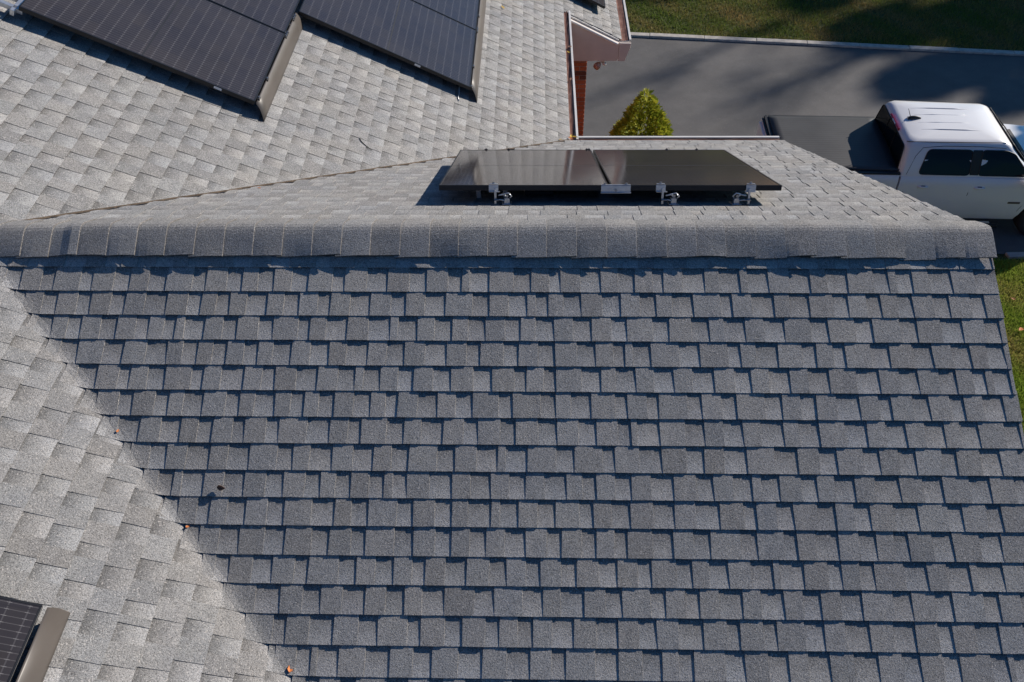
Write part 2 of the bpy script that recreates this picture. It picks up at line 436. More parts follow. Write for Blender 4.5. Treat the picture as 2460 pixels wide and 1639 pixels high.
# brick walls: real bricks beside the porch, brick pattern elsewhere
def brick_tex():
    m, t, b = mat('brick_pattern'); co = objco(t)
    mp = t.nodes.new('ShaderNodeVectorMath'); mp.operation = 'DOT_PRODUCT'; t.links.new(co, mp.inputs[0]); mp.inputs[1].default_value = (1, 1, 0)
    s = t.nodes.new('ShaderNodeSeparateXYZ'); t.links.new(co, s.inputs[0]); cb = t.nodes.new('ShaderNodeCombineXYZ'); t.links.new(mp.outputs['Value'], cb.inputs[0]); t.links.new(s.outputs[2], cb.inputs[1])
    br = t.nodes.new('ShaderNodeTexBrick'); br.inputs['Color1'].default_value = (.24, .062, .034, 1); br.inputs['Color2'].default_value = (.19, .05, .03, 1); br.inputs['Mortar'].default_value = (.4, .36, .32, 1)
    br.inputs['Scale'].default_value = 1; br.inputs['Brick Width'].default_value = .203; br.inputs['Row Height'].default_value = .0677; br.inputs['Mortar Size'].default_value = .005
    t.links.new(cb.outputs[0], br.inputs['Vector']); c = mulcol(t, br.outputs['Color'], ramp(t, noise(t, co, 30, 4), [(.3, .7), (.7, 1.15)]))
    t.links.new(c, b.inputs['Base Color']); b.inputs['Roughness'].default_value = .85; return m
M['brickpat'] = brick_tex()
def brick_one():
    m, t, b = mat('red_brick'); co = objco(t)
    at = t.nodes.new('ShaderNodeAttribute'); at.attribute_name = 'Col'
    c = mulcol(t, at.outputs['Color'], ramp(t, noise(t, co, 45, 5, .65), [(.3, .68), (.7, 1.12)]))
    t.links.new(c, b.inputs['Base Color']); b.inputs['Roughness'].default_value = .85; bump(t, b, noise(t, co, 160, 3), .4, .004); return m
M['brick'] = brick_one(); M['mortar'] = plain('mortar', (.44, .39, .34), .9)
wl = MB()
wl.fbox((3.29, -3.4, ZG), (.0+2.2, 0, 0), (0, .12, 0), (0, 0, -ZG + ZE - .2))
wl.fbox((3.29, 3.28, ZG), (2.2, 0, 0), (0, .12, 0), (0, 0, -ZG + ZE - .2))
wl.prism([(5.5, -3.4, ZG), (5.5, 3.4, ZG), (5.5, 3.4, -3.4*TA-.12), (5.5, 0, -.12), (5.5, -3.4, -3.4*TA-.12)], (-.12, 0, 0))
wl.fbox((3.29, 3.402, ZG), (-.12, 0, 0), (0, 3.7, 0), (0, 0, -ZG + ZE - .2))
hpart(wl.build('brick_wall', M['brickpat']))
YW, XW = 7.02, 3.985
bw = MB(); bw.c = []
def brickbox(o, sx, sy, sz, c):
    n0 = len(bw.v); bw.fbox(o, (sx, 0, 0), (0, sy, 0), (0, 0, sz)); bw.c += [c]*(len(bw.v)-n0)
row = 0; z = ZG
while z < ZB:
    off = .1015 if row % 2 else 0
    x = XW
    k = 0
    while x > 3.25:
        L = .194 if (k or not row % 2) else .0925
        g = rnd.uniform(.8, 1.15); c = (.60*g, .18*g, .08*g, 1)
        if rnd.random() < .07: c = (.2, .075, .05, 1)
        brickbox((x-L, YW + rnd.uniform(-.001, .002), z), L, .09, .0577, c)
        x -= L + .0095; k += 1
    for q in range(10):          # return round the corner
        L = .194; g = rnd.uniform(.8, 1.15)
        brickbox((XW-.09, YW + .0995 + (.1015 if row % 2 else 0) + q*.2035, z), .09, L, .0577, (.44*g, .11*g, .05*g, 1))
    z += .0677; row += 1
bwo = hpart(bw.build('porch_wall', M['brick']))
mo = MB(); mo.fbox((3.25, YW+.007, ZG), (XW-.007-3.25, 0, 0), (0, 2.2, 0), (0, 0, ZB-ZG-.01)); mo.build('mortar', M['mortar'], bwo)

# ---------------------------------------------------------------- floodlight under the porch rake
fl = tag(empty('flood_light', (4.16, YP+.03, ZB)), 'small beige flood light hanging under the porch rake beside the brick wall', 'light')
b = MB(); b.tube([(0, 0, 0), (0, 0, -.03)], .05, 16); b.tube([(0, 0, -.02), (0, -.02, -.06)], .014, 8); b.build('mount', M['beige'], fl, smooth=False)
b = MB()
prof = [(.0, .012), (.02, .032), (.05, .045), (.08, .047), (.10, .04)]
dv = Vector((-.55, -.6, -.35)).normalized()
b.tube([Vector((-.02, -.02, -.06)) + dv*p[0] for p in prof], [p[1] for p in prof], 16); b.build('lamp_head', plain('copper_lamp', (.52, .27, .19), .4), fl, smooth=True)
b = MB(); dv2 = Vector((.6, -.4, -.3)).normalized()
b.tube([Vector((.01, -.02, -.055)) + dv2*p for p in (0, .03, .055)], [.012, .026, .02], 12); b.build('sensor', M['white'], fl, smooth=True)

# ---------------------------------------------------------------- solar panels
def panel(name, L, W, label, group, sticker=None):
    """local u = long side 0..L, v = short side 0..W, z = 0 at the underside of the frame"""
    t = tag(empty(name), label, 'solar panel', group)
    H = .035; fw = .011; f = MB()
    f.fbox((0, 0, 0), (L, 0, 0), (0, fw, 0), (0, 0, H)); f.fbox((0, W-fw, 0), (L, 0, 0), (0, fw, 0), (0, 0, H))
    f.fbox((0, fw, 0), (fw, 0, 0), (0, W-2*fw, 0), (0, 0, H)); f.fbox((L-fw, fw, 0), (fw, 0, 0), (0, W-2*fw, 0), (0, 0, H))
    f.build('frame', M['frame'], t, bevel=.0012)
    g = MB(); g.fbox((fw, fw, H-.007), (L-2*fw, 0, 0), (0, W-2*fw, 0), (0, 0, .0055)); g.build('glass', M['solar'], t)
    s = MB(); s.fbox((L/2-.006, fw+.001, H-.002), (.012, 0, 0), (0, W-2*fw-.002, 0), (0, 0, .0006)); s.build('centre_seam', M['blackplastic'], t)
    bk = MB(); bk.fbox((fw, fw, .004), (L-2*fw, 0, 0), (0, W-2*fw, 0), (0, 0, .004)); bk.build('backsheet', M['blackplastic'], t)
    if sticker is not None:
        q = MB(); q.fbox((sticker, -.0012, .008), (.06, 0, 0), (0, .001, 0), (0, 0, .020)); q.build('sticker', M['sticker'], t)
    return t
def copy_tree(o, parent=None):
    c = o.copy(); COL.objects.link(c)
    if parent: c.parent = parent
    for ch in o.children: copy_tree(ch, c)
    return c
def place(o, fu, fv, fn_o):
    u, v = Vector(fu).normalized(), Vector(fv).normalized(); n = u.cross(v)
    o.matrix_world = Matrix(((u.x, v.x, n.x, fn_o[0]), (u.y, v.y, n.y, fn_o[1]), (u.z, v.z, n.z, fn_o[2]), (0, 0, 0, 1)))
uM = (CB, 0, -SB)
PL, PW = 1.716, 1.134
GM = 'solar panels on the main roof'
HP = .12 - .035
def main_panel(s, y, label, W=PW, sticker=None, L=PL):
    o = panel('solar_panel', L, W, label, GM, sticker); place(o, uM, (0, 1, 0), main_fn(y, s, HP)); return o
main_panel(-.592, 2.087, 'black solar panel of the left array with a white sticker on its near edge', sticker=1.40)
main_panel(-.592, 2.087+1.148, 'black solar panel of the left array cut off by the top border')
main_panel(1.158, 3.69, 'black solar panel of the middle array with a white sticker on its near edge', W=1.19, sticker=1.14)
main_panel(1.158, 3.69+1.204, 'black solar panel of the middle array cut off by the top border')
main_panel(1.163-PL, -2.095-PW, 'black solar panel with bright busbar lines in the bottom left corner')
main_panel(3.62, 7.17, 'black solar panel corner above the white porch trim at the top border', L=1.02)

# long bronze skirts beside the arrays
def skirt(y0, y1, s0, s1, label, h0=.112):
    t = MB(); rows = []; n = 10
    for i in range(n+1):
        y = y0 + (y1-y0)*i/n; r = []
        for k in range(9):
            f = k/8; h = h0*(1-f) + .006*f + .018*math.sin(math.pi*f); e = .06*(f*f) if i == 0 else 0
            r.append(Vector(main_fn(y + (.0 if i else .04*(1-f)*(1 if y1 > y0 else -1)), s0 + (s1-s0)*f, h)))
        rows.append(r)
    t.grid(rows); base = len(t.v)
    o = t.build('array_skirt', M['skirt'], smooth=True); sd = o.modifiers.new('thick', 'SOLIDIFY'); sd.thickness = .002
    return tag(o, label, 'skirt', 'bronze skirts along the solar arrays')
skirt(2.04, 3.66, 1.136, 1.236, 'long bronze metal skirt along the right side of the left solar array')
skirt(3.66, 6.3, 2.886, 3.000, 'bronze metal skirt along the right side of the middle solar array')
skirt(-2.06, -6.0, 1.182, 1.272, 'bronze metal skirt beside the panel in the bottom left corner')

# small clamps on the array edges: each its own thing
def clamp(fnx, s, y, label, big=False):
    t = tag(empty('panel_clamp'), label, 'clamp', 'clamps along the array edges')
    place(t, uM, (0, 1, 0), fnx(y, s, .10))
    b = MB(); b.box((0, 0, 0), (.03, .11 if big else .045, .03)); b.box((.0, 0, .017), (.024, .04, .004)); b.build('clip', M['blackplastic'], t, bevel=.002)
    for yb in ((-.034, 0, .034) if big else (0,)):
        b = MB(); b.tube([(0, yb, .014), (0, yb, .027)], .007, 8); b.build('bolt', M['steel'], t)
ca = 'black clamp between left array and its bronze skirt, '
clamp(main_fn, 1.138, 2.16, ca + 'at its near end'); clamp(main_fn, 1.138, 2.46, ca + 'second from its near end')
clamp(main_fn, 1.138, 3.23, ca + 'at the gap between two panels', True); clamp(main_fn, 1.138, 3.56, ca + 'where it meets the middle array', True)
cb_ = 'black clamp between middle array and its bronze skirt, '
clamp(main_fn, 2.886, 3.72, cb_ + 'at its near end'); clamp(main_fn, 2.886, 4.12, cb_ + 'second from its near end'); clamp(main_fn, 2.886, 4.92, cb_ + 'at the gap between two panels', True); clamp(main_fn, 2.886, 5.25, cb_ + 'nearest the top border')

# rail end sticking out at the far left
ra = MB(); ra.fbox(main_fn(2.10, -.86, .05), Vector(uM)*.29, (0, .035, 0), Vector((SB, 0, CB))*.035); ra.fbox(main_fn(2.22, -.86, .05), Vector(uM)*.29, (0, .03, 0), Vector((SB, 0, CB))*.03)
ra.fbox(main_fn(2.06, -.64, .04), Vector(uM)*.03, (0, .22, 0), Vector((SB, 0, CB))*.045)
tag(ra.build('mounting_rail', M['alu'], bevel=.002), 'bare aluminium rail end beside the upper left corner of the left array', 'rail')

# the two panels on the far slope of the wing
HF = .13 - .035
tF = Vector((0, CA, -SA)); nF = Vector((0, SA, CA))
GF = 'solar panels on the far slope of the wing'
S0 = .735
def far_panel(x, label):
    o = panel('solar_panel', PL, 1.098, label, GF); p = far_fn(x, S0, HF)
    u = tF; v = Vector((-1, 0, 0)); place(o, u, v, p); return o
XN = 2.628
far_panel(XN + 1.098, 'left one of the two black solar panels beyond the ridge, mirroring the brick wall')
far_panel(XN + 1.098*2 + .016, 'right one of the two black solar panels beyond the ridge, near the white truck')

def foot(x, label, mir=1):
    t = tag(empty('panel_mount'), label, 'panel mount', 'aluminium mounts under the near edge of the far panels')
    place(t, (1, 0, 0), tF, far_fn(x, S0, .006))
    H = HF
    b = MB(); b.box((mir*.075, .015, .004), (.062, .10, .008)); b.box((mir*.075, .0, .024), (.036, .04, .04)); b.build('base', M['alu'], t, bevel=.003)
    b = MB()                                                     # bent link from base to post
    b.tube([(mir*.075, -.022, .045), (mir*.055, -.03, .07), (mir*.02, -.028, .062)], .0055, 6); b.tube([(mir*.09, -.022, .04), (mir*.105, -.03, .058), (mir*.085, -.03, .078), (mir*.055, -.03, .072)], .005, 6)
    b.tube([(mir*.06, -.028, .03), (mir*.03, -.03, .036), (mir*.012, -.028, .03)], .005, 6); b.build('link', M['alu'], t, smooth=True)
    b = MB(); b.box((0, -.022, .055), (.014, .014, .10)); b.build('post', M['alu'], t, bevel=.002)
    b = MB(); b.box((mir*-.012, -.008, H+.012), (.062, .006, .042)); b.box((mir*-.006, -.016, H-.010), (.070, .022, .005)); b.box((mir*-.012, .002, H+.038), (.05, .025, .004)); b.build('clamp', M['alu'], t, bevel=.0015)
    for pq, rr_ in (([(mir*-.012, .004, H+.038), (mir*-.012, .004, H+.05)], .009), ([(mir*.075, -.02, .05), (mir*.075, -.02, .066)], .011), ([(mir*-.008, -.034, .035), (mir*.02, -.034, .035)], .008)):
        b = MB(); b.tube(pq, rr_, 8); b.build('bolt', M['steel'], t)
    return t
foot(2.995, 'leftmost of the three silver mounts under the far panels')
foot(4.075, 'middle one of the three silver mounts under the far panels')
foot(4.63, 'rightmost of the three silver mounts under the far panels', -1)
sp = tag(empty('splice_plate'), 'wide silver splice plate joining the near edges of the two far panels', 'splice')
place(sp, (1, 0, 0), tF, far_fn(XN+1.106+.04, S0, HF))
b = MB(); b.box((0, -.008, .012), (.19, .006, .046)); b.box((0, -.017, -.011), (.195, .02, .005)); b.box((0, .001, .0375), (.19, .02, .004)); b.build('plate', M['alu'], sp, bevel=.0015)
for pq in ([(-.07, .004, .037), (-.07, .004, .05)], [(.07, .004, .037), (.07, .004, .05)], [(0, -.012, .004), (0, -.024, .004)]):
    b = MB(); b.tube(pq, .009, 8); b.build('bolt', M['steel'], sp)
for q, (x, w_) in enumerate(((2.83, .03), (3.02, .03), (3.68, .02), (3.70, .02), (4.35, .02), (4.6, .02))):
    b = MB(); s_ = S0 + PL + .004
    b.fbox(Vector(far_fn(x, s_, HF-.004)), (w_, 0, 0), tF*.02, nF*.042); b.tube([Vector(far_fn(x+w_/2, s_+.008, HF+.036)), Vector(far_fn(x+w_/2, s_+.008, HF+.044))], .008, 8)
    pos = ('leftmost', 'second from left', 'left of the gap', 'right of the gap', 'fifth from left', 'rightmost')[q]
    tag(b.build('edge_clip', M['blackplastic'], bevel=.002), 'small black clip on the far edge of the far panels, ' + pos, 'clip', 'clips on the far edge of the far panels')
for q, x in enumerate((2.86, 3.04)):
    b = MB(); b.prism([far_fn(x, S0+.20, .0), far_fn(x+.03, S0+.2, .0), far_fn(x+.022, S0+.2, .09), far_fn(x-.008, S0+.2, .09)], tF*.03)
    tag(b.build('panel_support', M['beige'], bevel=.002), 'pale bracket in shade under the left far panel, ' + ('left' if q == 0 else 'right') + ' of the roof mount', 'bracket', 'brackets in the shade under the far panels')
b = MB(); b.fbox(far_fn(3.18, S0+.28, .012), (.2, 0, 0), tF*.16, nF*.03)
tag(b.build('inverter_box', M['blackplastic'], bevel=.006), 'flat black box in the shade under the left far panel', 'box')
# underlying roof patch: cable and twig
b = MB(); b.tube([main_fn(3.72, 2.78, .07), main_fn(3.69, 2.785, .05), main_fn(3.66, 2.80, .02), main_fn(3.60, 2.795, .014), main_fn(3.55, 2.81, .010)], .0045, 6)
tag(b.build('loose_cable', M['alu'], smooth=True), 'short pale cable hanging below the near corner of the middle array', 'cable')
b = MB(); pts = []
for k in range(9):
    f = k/8; pts.append(Vector(main_fn(2.335 - .11*f, 1.985 + .125*f - .035*math.sin(math.pi*f), .010)))
b.tube(pts, [.0025, .003, .0035, .0035, .0035, .0035, .003, .003, .002], 6)
tag(b.build('twig', plain('dark_twig', (.05, .045, .04), .8), smooth=True), 'thin dark curved twig lying on the main roof', 'twig')

# ---------------------------------------------------------------- fallen leaves
def leafm(col): return plain('dry_leaf', col, .7, var=.25, vscale=40)
LM = [leafm((.62, .20, .05)), leafm((.62, .40, .05)), leafm((.45, .18, .06)), leafm((.16, .07, .04))]
def leaf(p, n, size, m, label, seed, group='fallen leaves'):
    rg = random.Random(seed); n = Vector(n).normalized(); a = n.orthogonal().normalized(); b2 = n.cross(a); th = rg.uniform(0, 6.28)
    a, b2 = a*math.cos(th)+b2*math.sin(th), -a*math.sin(th)+b2*math.cos(th)
    prof = [(-1, .02), (-.7, .38), (-.3, .62), (.1, .56), (.5, .40), (.8, .2), (1.05, .02)]
    mb = MB(); rows = []
    for x, wv in prof:
        r = []
        for k in (-1, -.5, 0, .5, 1):
            r.append(Vector(p) + a*x*size + b2*k*wv*size*(1+rg.uniform(-.15, .15)) + n*(.004 + size*(.28*abs(k)*wv*1.3 + .12*x*x + rg.uniform(-.03, .03))))
        rows.append(r)
    mb.grid(rows); o = mb.build('fallen_leaf', m); s = o.modifiers.new('thick', 'SOLIDIFY'); s.thickness = .0012
    tag(o, label, 'leaf', group)
nM_ = (SB, 0, CB)
leaf(main_fn(-2.116, 2.301, .012), nM_, .022, LM[0], 'orange leaf on the woven valley at the bottom of the photo', 1)
leaf(main_fn(-2.118, 2.328, .012), nM_, .02, LM[2], 'brown leaf touching the orange one on the woven valley', 2)
leaf(far_fn(1.277, 1.26, .012), nF, .018, LM[0], 'small orange leaf just below the far valley line', 3)
leaf(main_fn(5.965, 3.207, .012), nM_, .03, LM[1], 'yellow leaf on the main roof right of the middle array', 4)
leaf((XE+.02, YE+.08, ZE-.006), (0, 0, 1), .03, LM[1], 'yellow leaf in the gutter corner, nearest the wing roof', 5)
leaf((XE+.055, YE+.05, ZE+.004), (0, .2, 1), .03, LM[1], 'yellow leaf in the gutter corner, against the white lip', 6)
leaf((XE+.0, YE+.02, ZE+.012), (0.3, .1, 1), .026, LM[0], 'orange leaf at the gutter corner where both eaves meet', 7)
leaf((XE+.04, 5.62, ZE-.002), (0, 0, 1), .026, LM[1], 'yellow leaf halfway along the gutter above the brick wall', 8)
leaf((XE+.055, 5.75, ZE-.002), (0, 0, 1), .03, LM[3], 'dark brown leaf on the gutter lip above the brick wall', 9)
leaf((XE+.05, 4.98, ZE-.002), (0, 0, 1), .03, LM[3], 'dark brown leaf midway down the short gutter', 10)
leaf(main_fn(3.648, 3.937, .012), nF, .022, LM[1], 'small tan leaf beside the valley end above the far panels', 11)
leaf((10.82, 5.48, ZG+.06), (0, 0, 1), .05, LM[0], 'orange leaf on the grass at the right edge', 12)
leaf((10.97, 6.17, ZG+.06), (0, 0, 1), .04, LM[2], 'brown leaf on the grass beside the wing roof', 13)

leaf(main_fn(-1.071, 1.150, .012), nM_, .011, LM[0], 'tiny orange leaf on the woven valley, highest of those along it', 14)
leaf(main_fn(-1.515, 1.639, .012), nM_, .010, LM[0], 'tiny orange leaf on the woven valley, halfway down the photo', 15)
leaf(Vector(near_fn(1.626, 1.475, .014)), (-.2, -.75, .6), .024, LM[3], 'dark curled leaf standing on the near roof slope', 16)
# ---------------------------------------------------------------- ground
def ground_mat():
    m, t, b = mat('lawn_soil'); co = objco(t)
    n1 = noise(t, co, .55, 4, .6); n2 = noise(t, co, 14, 5, .7); n3 = noise(t, co, 70, 3, .7)
    c = ramp(t, n1, [(.35, (.07, .09, .02)), (.55, (.10, .11, .03)), (.7, (.16, .13, .05))])
    c = mulcol(t, c, ramp(t, n2, [(.3, .55), (.7, 1.25)])); c = mulcol(t, c, ramp(t, n3, [(.3, .6), (.7, 1.2)]))
    t.links.new(c, b.inputs['Base Color']); b.inputs['Roughness'].default_value = .95; bump(t, b, n2, .8, .05); return m
def asphalt_mat():
    m, t, b = mat('asphalt'); co = objco(t)
    n1 = noise(t, co, .35, 5, .6); n2 = noise(t, co, 3, 5, .65); n3 = noise(t, co, 120, 3, .8)
    c = ramp(t, n1, [(.3, (.100, .098, .098)), (.7, (.140, .136, .134))]); c = mulcol(t, c, ramp(t, n2, [(.3, .86), (.7, 1.06)])); c = mulcol(t, c, ramp(t, n3, [(.3, .7), (.7, 1.2)]))
    vo = t.nodes.new('ShaderNodeTexVoronoi'); vo.inputs['Scale'].default_value = 14; t.links.new(co, vo.inputs['Vector'])
    sp = mathn(t, 'LESS_THAN', vo.outputs['Distance'], .09); c = mulcol(t, c, (.26, .23, .19), mathn(t, 'MULTIPLY', sp, .8), 'MIX')
    t.links.new(c, b.inputs['Base Color']); b.inputs['Roughness'].default_value = .85; bump(t, b, n3, .5, .008); return m
M['lawn'] = ground_mat(); M['asphalt'] = asphalt_mat(); M['kerb'] = plain('concrete_kerb', (.44, .41, .37), .85, var=.25, vscale=8)
b = MB(); b.add([(-300, -300, ZG-.02), (300, -300, ZG-.02), (300, 300, ZG-.02), (-300, 300, ZG-.02)], [(0, 1, 2, 3)]); tag(b.build('lawn', M['lawn']), 'mown lawn round the house', 'lawn', kind='structure')
KY = lambda x: 15.26 - (x-5.57)*.113           # near edge of the kerb
b = MB(); b.add([(-8, 4.6, ZG), (11.0, 7.35, ZG), (30, 7.6, ZG), (30, KY(30), ZG), (-8, KY(-8), ZG)], [(0, 1, 2, 3, 4)]); tag(b.build('driveway', M['asphalt']), 'dark asphalt driveway beyond the house', 'driveway', kind='structure')
kb = MB(); x = -8.0
while x < 30:
    L = 1.18 + rnd.uniform(-.1, .1); a = Vector((x, KY(x), ZG-.05)); d = Vector((L-.006, KY(x+L-.006)-KY(x), 0))
    kb.fbox(a, d, (0.02, .165, 0), (0, 0, (.10 + rnd.uniform(-.004, .004)))); x += L
tag(kb.build('kerb', M['kerb'], bevel=.012), 'pale stone kerb between driveway and lawn', 'kerb', kind='structure')
kb = MB(); kb.fbox((11.35, 7.25, ZG-.04), (3, .08, 0), (-.02, .12, 0), (0, 0, .07)); tag(kb.build('kerb', M['kerb'], bevel=.01), 'pale edging stone between driveway and the near grass', 'kerb', kind='structure')

def leafglow(t, b, at, f):           # thin leaves let some light through
    tr_ = t.nodes.new('ShaderNodeBsdfTranslucent'); mx = t.nodes.new('ShaderNodeMixShader'); mx.inputs[0].default_value = f
    t.links.new(at.outputs['Color'], tr_.inputs['Color']); t.links.new(b.outputs[0], mx.inputs[1]); t.links.new(tr_.outputs[0], mx.inputs[2])
    t.links.new(mx.outputs[0], t.nodes['Material Output'].inputs['Surface'])
M['litter'] = plain('reflection_litter', (.30, .19, .10), .95, var=.5, vscale=2.5)
b = MB(); b.add([(-40, 21.5, ZG-.012), (60, 21.5, ZG-.012), (60, 90, ZG-.012), (-40, 90, ZG-.012)], [(0, 1, 2, 3)]); tag(b.build('reflection_ground', M['litter']), 'brown leaf litter added unseen beyond the lawn to brown the panel reflections', 'added ground', kind='structure')  # unseen brown ground, added to brighten what the far panels reflect
# grass blades (stuff)
def grass_mat():
    m, t, b = mat('grass_blades'); co = objco(t); at = t.nodes.new('ShaderNodeAttribute'); at.attribute_name = 'Col'
    t.links.new(at.outputs['Color'], b.inputs['Base Color']); b.inputs['Roughness'].default_value = .6; b.inputs['Specular IOR Level'].default_value = .25; leafglow(t, b, at, .3); return m
M['grass'] = grass_mat()
def blades(name, inside, bbox, count, label, seed, hgt, gc=(.14, .20, .035), dc=(.36, .25, .10), dryness=.34):
    rg = np.random.default_rng(seed); x = rg.uniform(bbox[0], bbox[1], count); y = rg.uniform(bbox[2], bbox[3], count)
    k = inside(x, y); x, y = x[k], y[k]; n = len(x)
    patch = np.sin(x*1.7+np.sin(y*2.3))*np.cos(y*1.9+np.sin(x*1.1)) + .6*np.sin(x*5.1+y*3.3)
    dry = np.clip(dryness + .35*patch + rg.normal(0, .22, n), 0, 1)
    h = hgt*rg.uniform(.5, 1.25, n); th = rg.uniform(0, 6.28, n); wd = rg.uniform(.006, .013, n); le = rg.uniform(-.7, .7, n)*h; lf = rg.uniform(-.7, .7, n)*h
    V = np.zeros((n, 3, 3)); z = np.full(n, ZG-.03)
    V[:, 0] = np.stack([x-np.cos(th)*wd, y-np.sin(th)*wd, z], 1); V[:, 1] = np.stack([x+np.cos(th)*wd, y+np.sin(th)*wd, z], 1); V[:, 2] = np.stack([x+le, y+lf, z+h], 1)
    g = np.array(gc); dcol = np.array(dc); br = rg.uniform(.65, 1.3, n)
    c = (g*(1-dry[:, None]) + dcol*dry[:, None])*br[:, None]
    me = bpy.data.meshes.new(name); me.vertices.add(3*n); me.vertices.foreach_set('co', V.ravel()); me.loops.add(3*n); me.loops.foreach_set('vertex_index', np.arange(3*n)); me.polygons.add(n); me.polygons.foreach_set('loop_start', np.arange(0, 3*n, 3)); me.update(calc_edges=True)
    ca = me.color_attributes.new('Col', 'FLOAT_COLOR', 'POINT'); cc = np.ones((3*n, 4), dtype=np.float32); cc[:, :3] = np.repeat(c, 3, 0); ca.data.foreach_set('color', cc.ravel())
    o = bpy.data.objects.new(name, me); COL.objects.link(o); me.materials.append(M['grass']); return tag(o, label, 'grass', kind='stuff')
blades('grass', lambda x, y: y > 15.26+.19-(x-5.57)*.113, (4.0, 17.5, 13.9, 20.5), 150000, 'short grass on the lawn beyond the kerb', 3, .075)
blades('grass', lambda x, y: y < 7.18 + (x-11)*.03, (9.3, 12.8, 2.4, 7.3), 170000, 'short green grass beside the wing of the house', 4, .075, (.30, .42, .06), (.50, .42, .16), .24)  # same grass as the lawn, blade colour brightened to suggest sunlight

# ---------------------------------------------------------------- pickup truck
def paint_mat():
    m, t, b = mat('white_paint'); co = objco(t)
    c = ramp(t, noise(t, co, 1.5, 3), [(.3, (.76, .76, .765)), (.7, (.80, .80, .805))]); t.links.new(c, b.inputs['Base Color'])
    b.inputs['Roughness'].default_value = .38; b.inputs['Coat Weight'].default_value = .6; b.inputs['Coat Roughness'].default_value = .06; return m
M['paint'] = paint_mat()
def glass_mat():
    m, t, b = mat('tinted_glass'); co = objco(t); c = ramp(t, noise(t, co, 2, 2), [(.3, (.003, .0035, .0035)), (.7, (.005, .006, .006))]); t.links.new(c, b.inputs['Base Color'])
    b.inputs['Roughness'].default_value = .04; b.inputs['Specular IOR Level'].default_value = .28; return m
M['glass'] = glass_mat()
M['rubber'] = plain('tyre_rubber', (.015, .015, .016), .85); M['rim'] = plain('alloy_rim', (.4, .4, .42), .3, metal=.8); M['lampred'] = plain('red_lens', (.42, .012, .02), .15, var=.05, coat=1.0)
M['seam'] = plain('dark_seam', (.012, .012, .013), .7); M['chrome'] = plain('handle_chrome', (.62, .62, .64), .3, var=.03, coat=.5); M['seat'] = plain('grey_seat', (.05, .05, .055), .8)
def cover_mat():
    m, t, b = mat('bed_cover_vinyl'); co = objco(t); s = t.nodes.new('ShaderNodeSeparateXYZ'); t.links.new(co, s.inputs[0])
    c = ramp(t, noise(t, co, 3, 5, .6), [(.3, (.036, .036, .037)), (.7, (.050, .050, .051))]); t.links.new(c, b.inputs['Base Color']); b.inputs['Roughness'].default_value = .55
    wv = mathn(t, 'SINE', mathn(t, 'MULTIPLY', s.outputs[1], 95)); bump(t, b, wv, .10, .005); return m
M['cover'] = cover_mat()
HD = math.radians(-2.0)
O = Vector((9.353, 7.941, ZG)); lat = Vector((-math.sin(HD), math.cos(HD), 0))
tr = tag(empty('pickup_truck', O + lat*.86, (0, 0, HD)), 'white crew cab pickup truck with black bed cover parked on the driveway', 'pickup truck')
def outline(x, half):           # closed ring helper not needed
    return None
# lower body: stations along x, section (y,z)
def sect(hw, zb, zt, crown=.0):
    return [(-hw*.90, zb), (-hw*.985, zb+.16), (-hw, zb+(zt-zb)*.55), (-hw*.985, zb+(zt-zb)*.82), (-hw*.955, zt-.025), (-hw*.93, zt), (-hw*.5, zt+crown*.8), (0, zt+crown), (hw*.5, zt+crown*.8), (hw*.93, zt), (hw*.955, zt-.025), (hw*.985, zb+(zt-zb)*.82), (hw, zb+(zt-zb)*.55), (hw*.985, zb+.16), (hw*.90, zb)]
def loft(stations, name, m, parent, smooth=True, bevel=0, cuts=()):
    mb = MB(); rows = [[(x, y, z) for y, z in sec] for x, sec in stations]; mb.grid(rows)
    n = len(rows[0]); k = len(rows)-1
    mb.f.append(tuple(range(n))); mb.f.append(tuple(k*n+i for i in reversed(range(n))))
    for i in range(k): mb.f.append((i*n, (i+1)*n, (i+1)*n+n-1, i*n+n-1))
    o = mb.build(name, m, parent, smooth=False, fix=True)
    if cuts:
        dg = None
        for (cx, cz, r) in cuts:
            c = MB(); c.tube([(cx, -1.2, cz), (cx, 1.2, cz)], r, 40); co_ = c.build('cutter', m, parent, fix=True)
            mod = o.modifiers.new('cut', 'BOOLEAN'); mod.object = co_; mod.solver = 'EXACT'; mod.operation = 'DIFFERENCE'
            dg = bpy.context.evaluated_depsgraph_get(); dg.update(); me = bpy.data.meshes.new_from_object(o.evaluated_get(dg)); o.modifiers.clear(); old = o.data; o.data = me; bpy.data.meshes.remove(old); bpy.data.objects.remove(co_)
    for p in o.data.polygons: p.use_smooth = smooth
    try:
        o.data.set_sharp_from_angle(angle=math.radians(32))
    except Exception: pass
    return o
HW = .93
bodyst = [(.005, sect(HW, .33, 1.19)), (.5, sect(HW, .33, 1.19)), (1.4, sect(HW, .33, 1.18)), (2.15, sect(HW, .33, 1.16)), (2.45, sect(HW-.005, .33, 1.14, .02)), (2.9, sect(HW-.02, .33, 1.10, .035)), (3.2, sect(HW-.07, .42, 1.04, .03)), (3.36, sect(HW-.16, .42, .90, .02))]
FA, RA = 2.62, -.66
loft(bodyst, 'body', M['paint'], tr, cuts=[(FA, .40, .46)])
bedst = [(-2.03, sect(HW-.05, .52, 1.20)), (-1.95, sect(HW-.01, .48, 1.215)), (-1.2, sect(HW, .47, 1.215)), (-.03, sect(HW, .47, 1.215))]
loft(bedst, 'cargo_bed', M['paint'], tr, cuts=[(RA, .40, .46)])
b = MB(); b.box((-2.05, 0, .86), (.05, 1.56, .62)); b.build('tailgate', M['paint'], tr, bevel=.015)
b = MB(); b.box((-2.12, 0, .52), (.16, 1.7, .16)); b.build('rear_bumper', M['chrome'], tr, bevel=.03)
